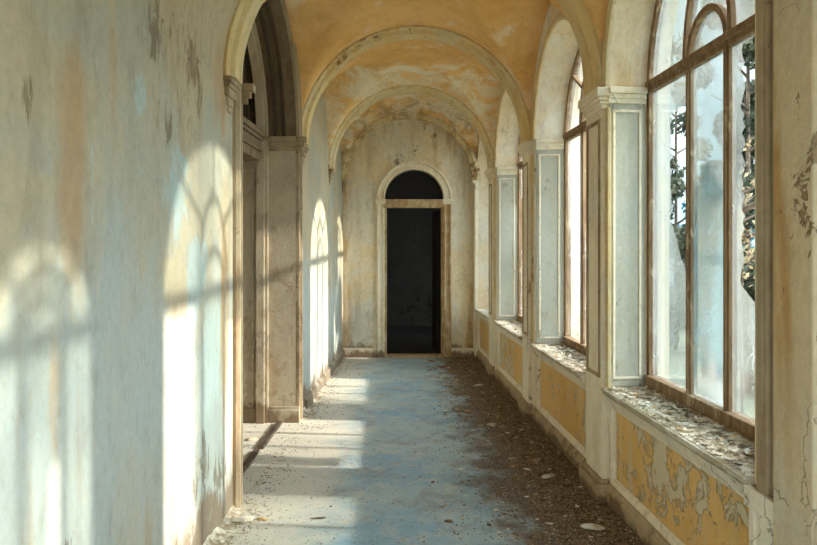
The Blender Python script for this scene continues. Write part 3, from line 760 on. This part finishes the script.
# dirt drift against the right wall
def drift(x, y):
    w = XR(y) + .03 - x
    inner = .58 + .22*fb((x*.5, y*.7, 1)) + (0.1 if y > 6 else 0)
    h = .030*math.exp(-w/.22) + .014*(1 - w/inner)
    h += .012*fb((x*6, y*6, 3)) + .008*fb((x*22, y*22, 5), 3) - .006
    return h
bm = BM(); NX, NY = 70, 420; g = []
for j in range(NY+1):
    y = 1.2 + (YF-1.25)*j/NY; row = []
    for i in range(NX+1):
        x = XR(y)+.035 - 1.05*i/NX
        h = drift(x, y)
        row.append(bm.verts.new((x, y, max(h, -.01))))
    g.append(row)
for j in range(NY):
    for i in range(NX):
        vs = (g[j][i], g[j][i+1], g[j+1][i+1], g[j+1][i])
        if max(v.co.z for v in vs) > -.0: bm.faces.new(vs)
bmesh.ops.delete(bm, geom=[v for v in bm.verts if not v.link_faces], context='VERTS')
tag(link('dirt_drift', bm, M['dirt'], smooth=True), 'dark brown dirt and litter drifted along the foot of the right wall', 'dirt', kind='stuff')

def chip(bm, p, sz, rnd, flat=.35):
    n = rnd.randint(3,5); a0 = rnd.uniform(0,6.28); ax = Vector((rnd.uniform(-.5,.5), rnd.uniform(-.5,.5), 1)).normalized()
    t1 = ax.orthogonal().normalized(); t2 = ax.cross(t1); th = sz*flat
    lo, hi = [], []
    for k in range(n):
        a = a0+6.283*k/n; r = sz*rnd.uniform(.6,1.1)
        o_ = t1*math.cos(a)*r + t2*math.sin(a)*r
        lo.append(bm.verts.new(p+o_)); hi.append(bm.verts.new(p+o_*.8+ax*th))
    bm.faces.new(hi); 
    for k in range(n): bm.faces.new((lo[k], lo[(k+1)%n], hi[(k+1)%n], hi[k]))
rnd = random.Random(3)
def rx(y):   # lateral position, dense near the right wall
    w = abs(rnd.gauss(0, .36)) ; return XR(y)-.03 - w
def dep():   # even in image terms
    return 1/(rnd.uniform(1/10.3, 1/2.6))
bm = BM()
for _ in range(10500):
    y = dep() if rnd.random() < .6 else rnd.uniform(3,10.3); x = rx(y) if rnd.random() < .87 else rnd.uniform(XL(y)+.1, XR(y)-.2)
    if x < XL(y)+.1: continue
    z = max(0, drift(x, y))
    chip(bm, Vector((x,y,z+.001)), rnd.uniform(.002,.010)*(1.3 if rnd.random()<.1 else 1)*(1 if x > .3 else .7), rnd)
tag(link('dirt_crumbs', bm, M['crumb'], fix=False), 'countless brown crumbs scattered over the right half of the floor', 'rubble', kind='stuff')
bm = BM()
for _ in range(5200):
    y = dep() if rnd.random() < .6 else rnd.uniform(3,10.3); x = rx(y) if rnd.random() < .7 else rnd.uniform(XL(y)+.05, XR(y)-.1)
    if x < XL(y)+.05: continue
    z = max(0, drift(x, y))
    chip(bm, Vector((x,y,z+.001)), rnd.uniform(.002,.008), rnd)
tag(link('plaster_crumbs', bm, M['crumbw'], fix=False), 'fine pale plaster crumbs sprinkled over the corridor floor', 'rubble', kind='stuff')
bm = BM()
for _ in range(2600):
    y = dep(); w = abs(rnd.gauss(0,.12)); x = XL(y)+.01+w
    if 4.4 < y < 6.5 and rnd.random() < .6: x -= rnd.uniform(0,.45)
    chip(bm, Vector((x,y,.001)), rnd.uniform(.003,.012), rnd)
tag(link('plaster_crumbs', bm, M['crumbw'], fix=False), 'pale crumbs fallen along the foot of the left wall and doorway', 'rubble', kind='stuff')

bm = BM(); NX, NY = 26, 420; g = []
def ldrift(x, y):
    w = x - XL(y)
    return .055*math.exp(-w/.045)*(.7+.9*fb((x*3,y*3,8))) + .010*fb((x*12, y*12, 7)) + .008*fb((x*35, y*35, 9), 3) - .004 - .05*w
for j in range(NY+1):
    y = 1.9 + (YF-2.0)*j/NY; row = []
    for i in range(NX+1):
        x = XL(y) + .34*(i/NX)**1.3
        row.append(bm.verts.new((x, y, max(ldrift(x, y), -.01) if not 4.36 < y < 6.52 else -.01)))
    g.append(row)
for j in range(NY):
    for i in range(NX):
        vs = (g[j][i], g[j+1][i], g[j+1][i+1], g[j][i+1])
        if max(v.co.z for v in vs) > 0: bm.faces.new(vs)
bmesh.ops.delete(bm, geom=[v for v in bm.verts if not v.link_faces], context='VERTS')
tag(link('plaster_rubble', bm, M['rubble']), 'crumbled pale plaster heaped along the foot of the left wall', 'rubble', kind='stuff')

# flakes
def flake_mesh(name, seed, mat, curl=.0, thick=.06):
    r = random.Random(seed); bm = BM(); n = r.randint(6,9); top = []; bot = []
    asp = r.uniform(.45,.85)
    for k in range(n):
        a = 6.283*k/n + r.uniform(-.2,.2); rr = r.uniform(.35,.55)
        x, y = rr*math.cos(a), rr*asp*math.sin(a)
        z = curl*(x*x)*1.5 + r.uniform(0,.03)
        bot.append(bm.verts.new((x,y,z))); top.append(bm.verts.new((x*.93,y*.93,z+thick)))
    ct = bm.verts.new((0,0,thick*1.15)); cb = bm.verts.new((0,0,0))
    for k in range(n):
        j = (k+1)%n
        bm.faces.new((ct, top[k], top[j])); bm.faces.new((cb, bot[j], bot[k])); bm.faces.new((bot[k], bot[j], top[j], top[k]))
    bmesh.ops.recalc_face_normals(bm, faces=bm.faces)
    me = bpy.data.meshes.new(name); bm.to_mesh(me); bm.free(); me.materials.append(mat); return me
FM = [flake_mesh('plaster_flake', 40+k, [M['flake_w'],M['flake_w'],M['flake_o'],M['flake_b'],M['flake_b'],M['crumbw']][k%6], curl=[0,.25,.1,0,.3,.15][k%6], thick=.05+.03*(k%3)) for k in range(12)]
def put(me, name, loc, sz, rz, label, cat, group=None, tilt=(0,0)):
    o = bpy.data.objects.new(name, me); C.objects.link(o); o.location = loc; o.scale = (sz,sz,sz*rnd.uniform(.7,1.2)); o.rotation_euler = (tilt[0],tilt[1],rz)
    return tag(o, label, cat, group)
dark = [FM[i] for i in (2,3,4,5,8,9,10,11)]
for _ in range(250):
    y = dep() if rnd.random() < .7 else rnd.uniform(4,10); w = abs(rnd.gauss(.05,.38)); x = XR(y)-.09-w
    if x < XL(y)+.3: continue
    me = rnd.choice(dark if rnd.random() < .45 else FM)
    put(me, 'plaster_flake', (x, y, max(0,drift(x,y))+.0005), rnd.uniform(.02,.062), rnd.uniform(0,6.28), 'flake of fallen plaster among the dirt on the right side of the floor', 'plaster flake', 'fallen plaster flakes on the right half of the floor', (rnd.uniform(-.12,.12), rnd.uniform(-.12,.12)))
for _ in range(38):
    y = dep(); x = rnd.uniform(XL(y)+.08, .35)
    put(rnd.choice(FM), 'plaster_flake', (x, y, .0005), rnd.uniform(.015,.045), rnd.uniform(0,6.28), 'small flake lying on the bare left half of the floor', 'plaster flake', 'stray flakes on the left half of the floor')
# named bigger pieces  (pixel -> floor point)
def fp(px, py):
    Z = 1120/(py-250.); return ((px-400)/700*Z, Z)
BIG = [(243,521,.13,'rounded pale plaster lump by the foot of the doorway casing','chunk',0),
       (262,520,.07,'tan plaster lump just right of the rounded pale lump','chunk',2),
       (318,519,.09,'thin dark splinter lying on the sunlit floor near the bottom','chunk',3),
       (592,530,.13,'pale plaster slab in the dirt at the lower right corner','chunk',0),
       (548,479,.11,'flat pale plaster piece in the dirt left of the nearest pilaster','chunk',1),
       (252,440,.12,'broken plaster chunk on the floor inside the left doorway','chunk',5),
       (478,386,.12,'pale plaster chunk in the dirt near the far right pilasters','chunk',0),
       (492,425,.09,'whitish fragment in the middle of the dirt band','chunk',1),
       (572,508,.07,'small brown plaster piece near the right baseboard','chunk',3),
       (449,522,.06,'dark flake alone on the blue-grey floor near the camera','chunk',4)]
for px, py, sz, lb, _c, k in BIG:
    x, y = fp(px, py)
    r = random.Random(px); bm = BM(); bmesh.ops.create_icosphere(bm, subdivisions=3, radius=.5)
    el = (1, .45, .28) if k != 3 else (1, .16, .12)
    for v in bm.verts:
        n_ = noise.noise(v.co*2.4+Vector((px,0,0)))*.35 + noise.noise(v.co*6+Vector((px,0,0)))*.12
        v.co = v.co*(1+n_); v.co = Vector((v.co.x*el[0], v.co.y*el[1], max(v.co.z*el[2], -.06)))
    zmin = min(v.co.z for v in bm.verts)
    for v in bm.verts: v.co.z -= zmin; v.co *= sz
    z = max(0, drift(x,y)) if x > .2 else 0
    o = link('plaster_chunk', bm, FM[k].materials[0]); o.location = (x,y,z); o.rotation_euler.z = r.uniform(-.5,.5)
    tag(o, lb, 'plaster chunk')

# sill litter
SL = ['nearest', 'second', 'third']
for i in range(3):
    _c, r, hs, ry, fr, c = WIN[i]
    bm = BM(); NX, NY = 120 if i < 2 else 60, 30; g = []
    for a in range(NX+1):
        s = c-fr+.01 + (2*fr-.04)*a/NX; row = []
        for b in range(NY+1):
            d = -.03 + (WD-.04+.03)*b/NY; v = b/NY
            h = -.010 + .024*v*v + .012*fb((s*5, d*9, i)) + .006*fb((s*25, d*25, i+4), 3) + .010*math.exp(-(s-c+fr)*3)
            row.append(bm.verts.new(FR(s, d, HSILL+.008+max(h,-.006))))
        g.append(row)
    for a in range(NX):
        for b in range(NY):
            vs = (g[a][b], g[a+1][b], g[a+1][b+1], g[a][b+1])
            if max(v.co.z for v in vs) > HSILL+.0085: bm.faces.new(vs)
    bmesh.ops.delete(bm, geom=[v for v in bm.verts if not v.link_faces], context='VERTS')
    tag(link('sill_dirt', bm, M['sdirt'], smooth=True), 'brown dirt heaped against the glass on the %s window sill' % SL[i], 'dirt', kind='stuff')
    bm = BM()
    for _ in range([1800,1000,400][i]):
        s = rnd.uniform(c-fr+.02, c+fr-.03); d = rnd.uniform(-.03, WD-.05)
        chip(bm, FR(s, d, HSILL+.010+.012*((d+.03)/.25)**2), rnd.uniform(.002,.008), rnd)
    tag(link('sill_crumbs', bm, M['crumbw'], fix=False), 'fine pale crumbs strewn over the %s window sill' % SL[i], 'rubble', kind='stuff')
    for _ in range([120,60,22][i]):
        s = rnd.uniform(c-fr+.05, c+fr-.05); d = rnd.uniform(.0, WD-.07)
        v = (d+.03)/.25
        put(rnd.choice(FM if rnd.random() < .3 else [FM[0],FM[1],FM[6],FM[7]]), 'paint_flake', FR(s, d, HSILL+.011+.010*v), rnd.uniform(.025,.06), rnd.uniform(0,6.28),
            ['curled paint flake lying among others on the nearest window sill','paint flake lying on the second window sill','paint flake lying on the third window sill'][i], 'paint flake', 'paint flakes on the %s window sill' % SL[i], (rnd.uniform(-.25,.25), rnd.uniform(-.25,.25)))

# ochre board fixed behind the second window's near light
c, r, hs, ry, fr, cf = WIN[1]
bm = BM(); N = 40; prev = None; F = FR
for k in range(N+1):
    h = HSILL+.25 + (2.55-HSILL-.25)*k/N; w = .20+.26*(k/N) + .04*noise.noise(Vector((k*.5,0,0)))
    s0, s1 = c-r+.05, c-r+.05+w
    cur = [F(s0,WD+.06,h), F(s1,WD+.06,h), F(s1,WD+.075,h), F(s0,WD+.075,h)]
    cur = [bm.verts.new(v) for v in cur]
    if prev:
        for j in range(4): bm.faces.new((prev[j], prev[(j+1)%4], cur[(j+1)%4], cur[j]))
    else: bm.faces.new(cur)
    prev = cur
bm.faces.new(prev[::-1])
tag(link('broken_board', bm, M['board'], loc=FR(c-r+.2,WD+.06,HSILL+.3)), 'ragged ochre board behind the near side of the second window', 'board')

# ------------------------------------------------------------------ outside: trees
def tree(x, y, h, rad, mat, label, n=3500, seed=0, leaf=.10, z0=-.25, low=.25):
    rd = random.Random(seed); root = empty('tree', (x,y,z0)); tag(root, label, 'tree', None)
    bm = BM(); bmesh.ops.create_cone(bm, cap_ends=True, segments=10, radius1=rad*.05, radius2=rad*.02, depth=h*.9)
    bmesh.ops.translate(bm, verts=bm.verts, vec=(x,y,z0+h*.45)); link('trunk', bm, M['bark'], root)
    bm = BM()
    for _ in range(26):
        a = rd.uniform(0,6.28); z = z0+h*rd.uniform(low,.85); L = rad*rd.uniform(.5,.95)
        p0 = Vector((x,y,z)); p1 = p0+Vector((math.cos(a)*L, math.sin(a)*L, L*.5)); t1 = Vector((-math.sin(a),math.cos(a),0))*.025; t2 = Vector((0,0,.025))
        A = [bm.verts.new(p0+k) for k in (t1,t2,-t1,-t2)]; tip = bm.verts.new(p1)
        for k in range(4): bm.faces.new((A[k], A[(k+1)%4], tip))
    tag(link('branches', bm, M['bark'], root), kind='stuff')
    bm = BM(); blobs = []
    for _ in range(34):
        a = rd.uniform(0,6.28); v = rd.uniform(low,1); rr = rad*math.sqrt(rd.random())*(1-.65*max(0,v-.5)*1.6)
        blobs.append((Vector((x+rr*math.cos(a), y+rr*math.sin(a), z0+h*v)), rad*rd.uniform(.25,.42)))
    for _ in range(n):
        cpt, br = rd.choice(blobs); d = Vector((rd.gauss(0,1),rd.gauss(0,1),rd.gauss(0,1))).normalized()*br*rd.random()**.4
        p = cpt+d; nrm = Vector((rd.gauss(0,1),rd.gauss(0,1),rd.gauss(0,1))).normalized(); t1 = nrm.orthogonal().normalized()*leaf*rd.uniform(.6,1.2); t2 = nrm.cross(t1)*.55
        if p.z < z0+.05: continue
        bm.faces.new([bm.verts.new(v) for v in (p-t1, p-t2, p+t1, p+t2)])
    tag(link('foliage', bm, mat, root, fix=False), kind=None)
def ray(px, Z): return ((px-400)/700*Z, Z)
x, y = ray(748, 9.0); tree(x, y, 5.4, .85, M['leaf'], 'grey-green tree outside the near light of the nearest window', 16000, 1, .07, low=.02)
x, y = ray(742, 7.0); tree(x, y, 2.9, .30, M['leaf_pale'], 'thin sapling with pale leaves close outside the nearest window', 200, 2, .035, low=.5)
x, y = ray(676, 13.0); tree(x, y, 5.6, .75, M['leaf'], 'slender grey-green tree seen through the far light of the nearest window', 9000, 3, .06, low=.02)
x, y = ray(712, 16.0); tree(x, y, 3.1, 1.2, M['leaf_teal'], 'low blue-green bush beyond the middle light of the nearest window', 9000, 4, .08, low=.0)
x, y = ray(566, 30.0); tree(x, y, 6.5, 1.2, M['leaf'], 'distant grey tree seen through the second window', 5000, 5, .1, low=.05)

# ------------------------------------------------------------------ light
w = bpy.data.worlds.new('World'); S.world = w; w.use_nodes = True
bg = w.node_tree.nodes['Background']; bg.inputs[0].default_value = (.76,.89,1.0,1); bg.inputs[1].default_value = 5.0
sd = bpy.data.lights.new('Sun', 'SUN'); sd.energy = 5.7; sd.angle = math.radians(1.5); sd.color = (1,.94,.85)
so = bpy.data.objects.new('Sun', sd); C.objects.link(so)
d = Vector((-1, .10, -.475)); so.rotation_euler = d.to_track_quat('-Z','Y').to_euler(); so.location = (10,3,6)

cam = bpy.data.cameras.new('Camera'); co = bpy.data.objects.new('Camera', cam); C.objects.link(co)
co.location = (0,0,1.6); co.rotation_euler = (PI/2,0,0)
cam.sensor_width = 36; cam.lens = 700/817*36; cam.shift_x = 8.5/817; cam.shift_y = -22.5/817; cam.clip_start = .05
S.camera = co
S.view_settings.view_transform = 'Standard'; S.view_settings.look = 'None'; S.view_settings.gamma = 1
S.view_settings.use_curve_mapping = False; S.view_settings.exposure = .96
S.cycles.max_bounces = 16; S.cycles.diffuse_bounces = 12; S.cycles.transparent_max_bounces = 16
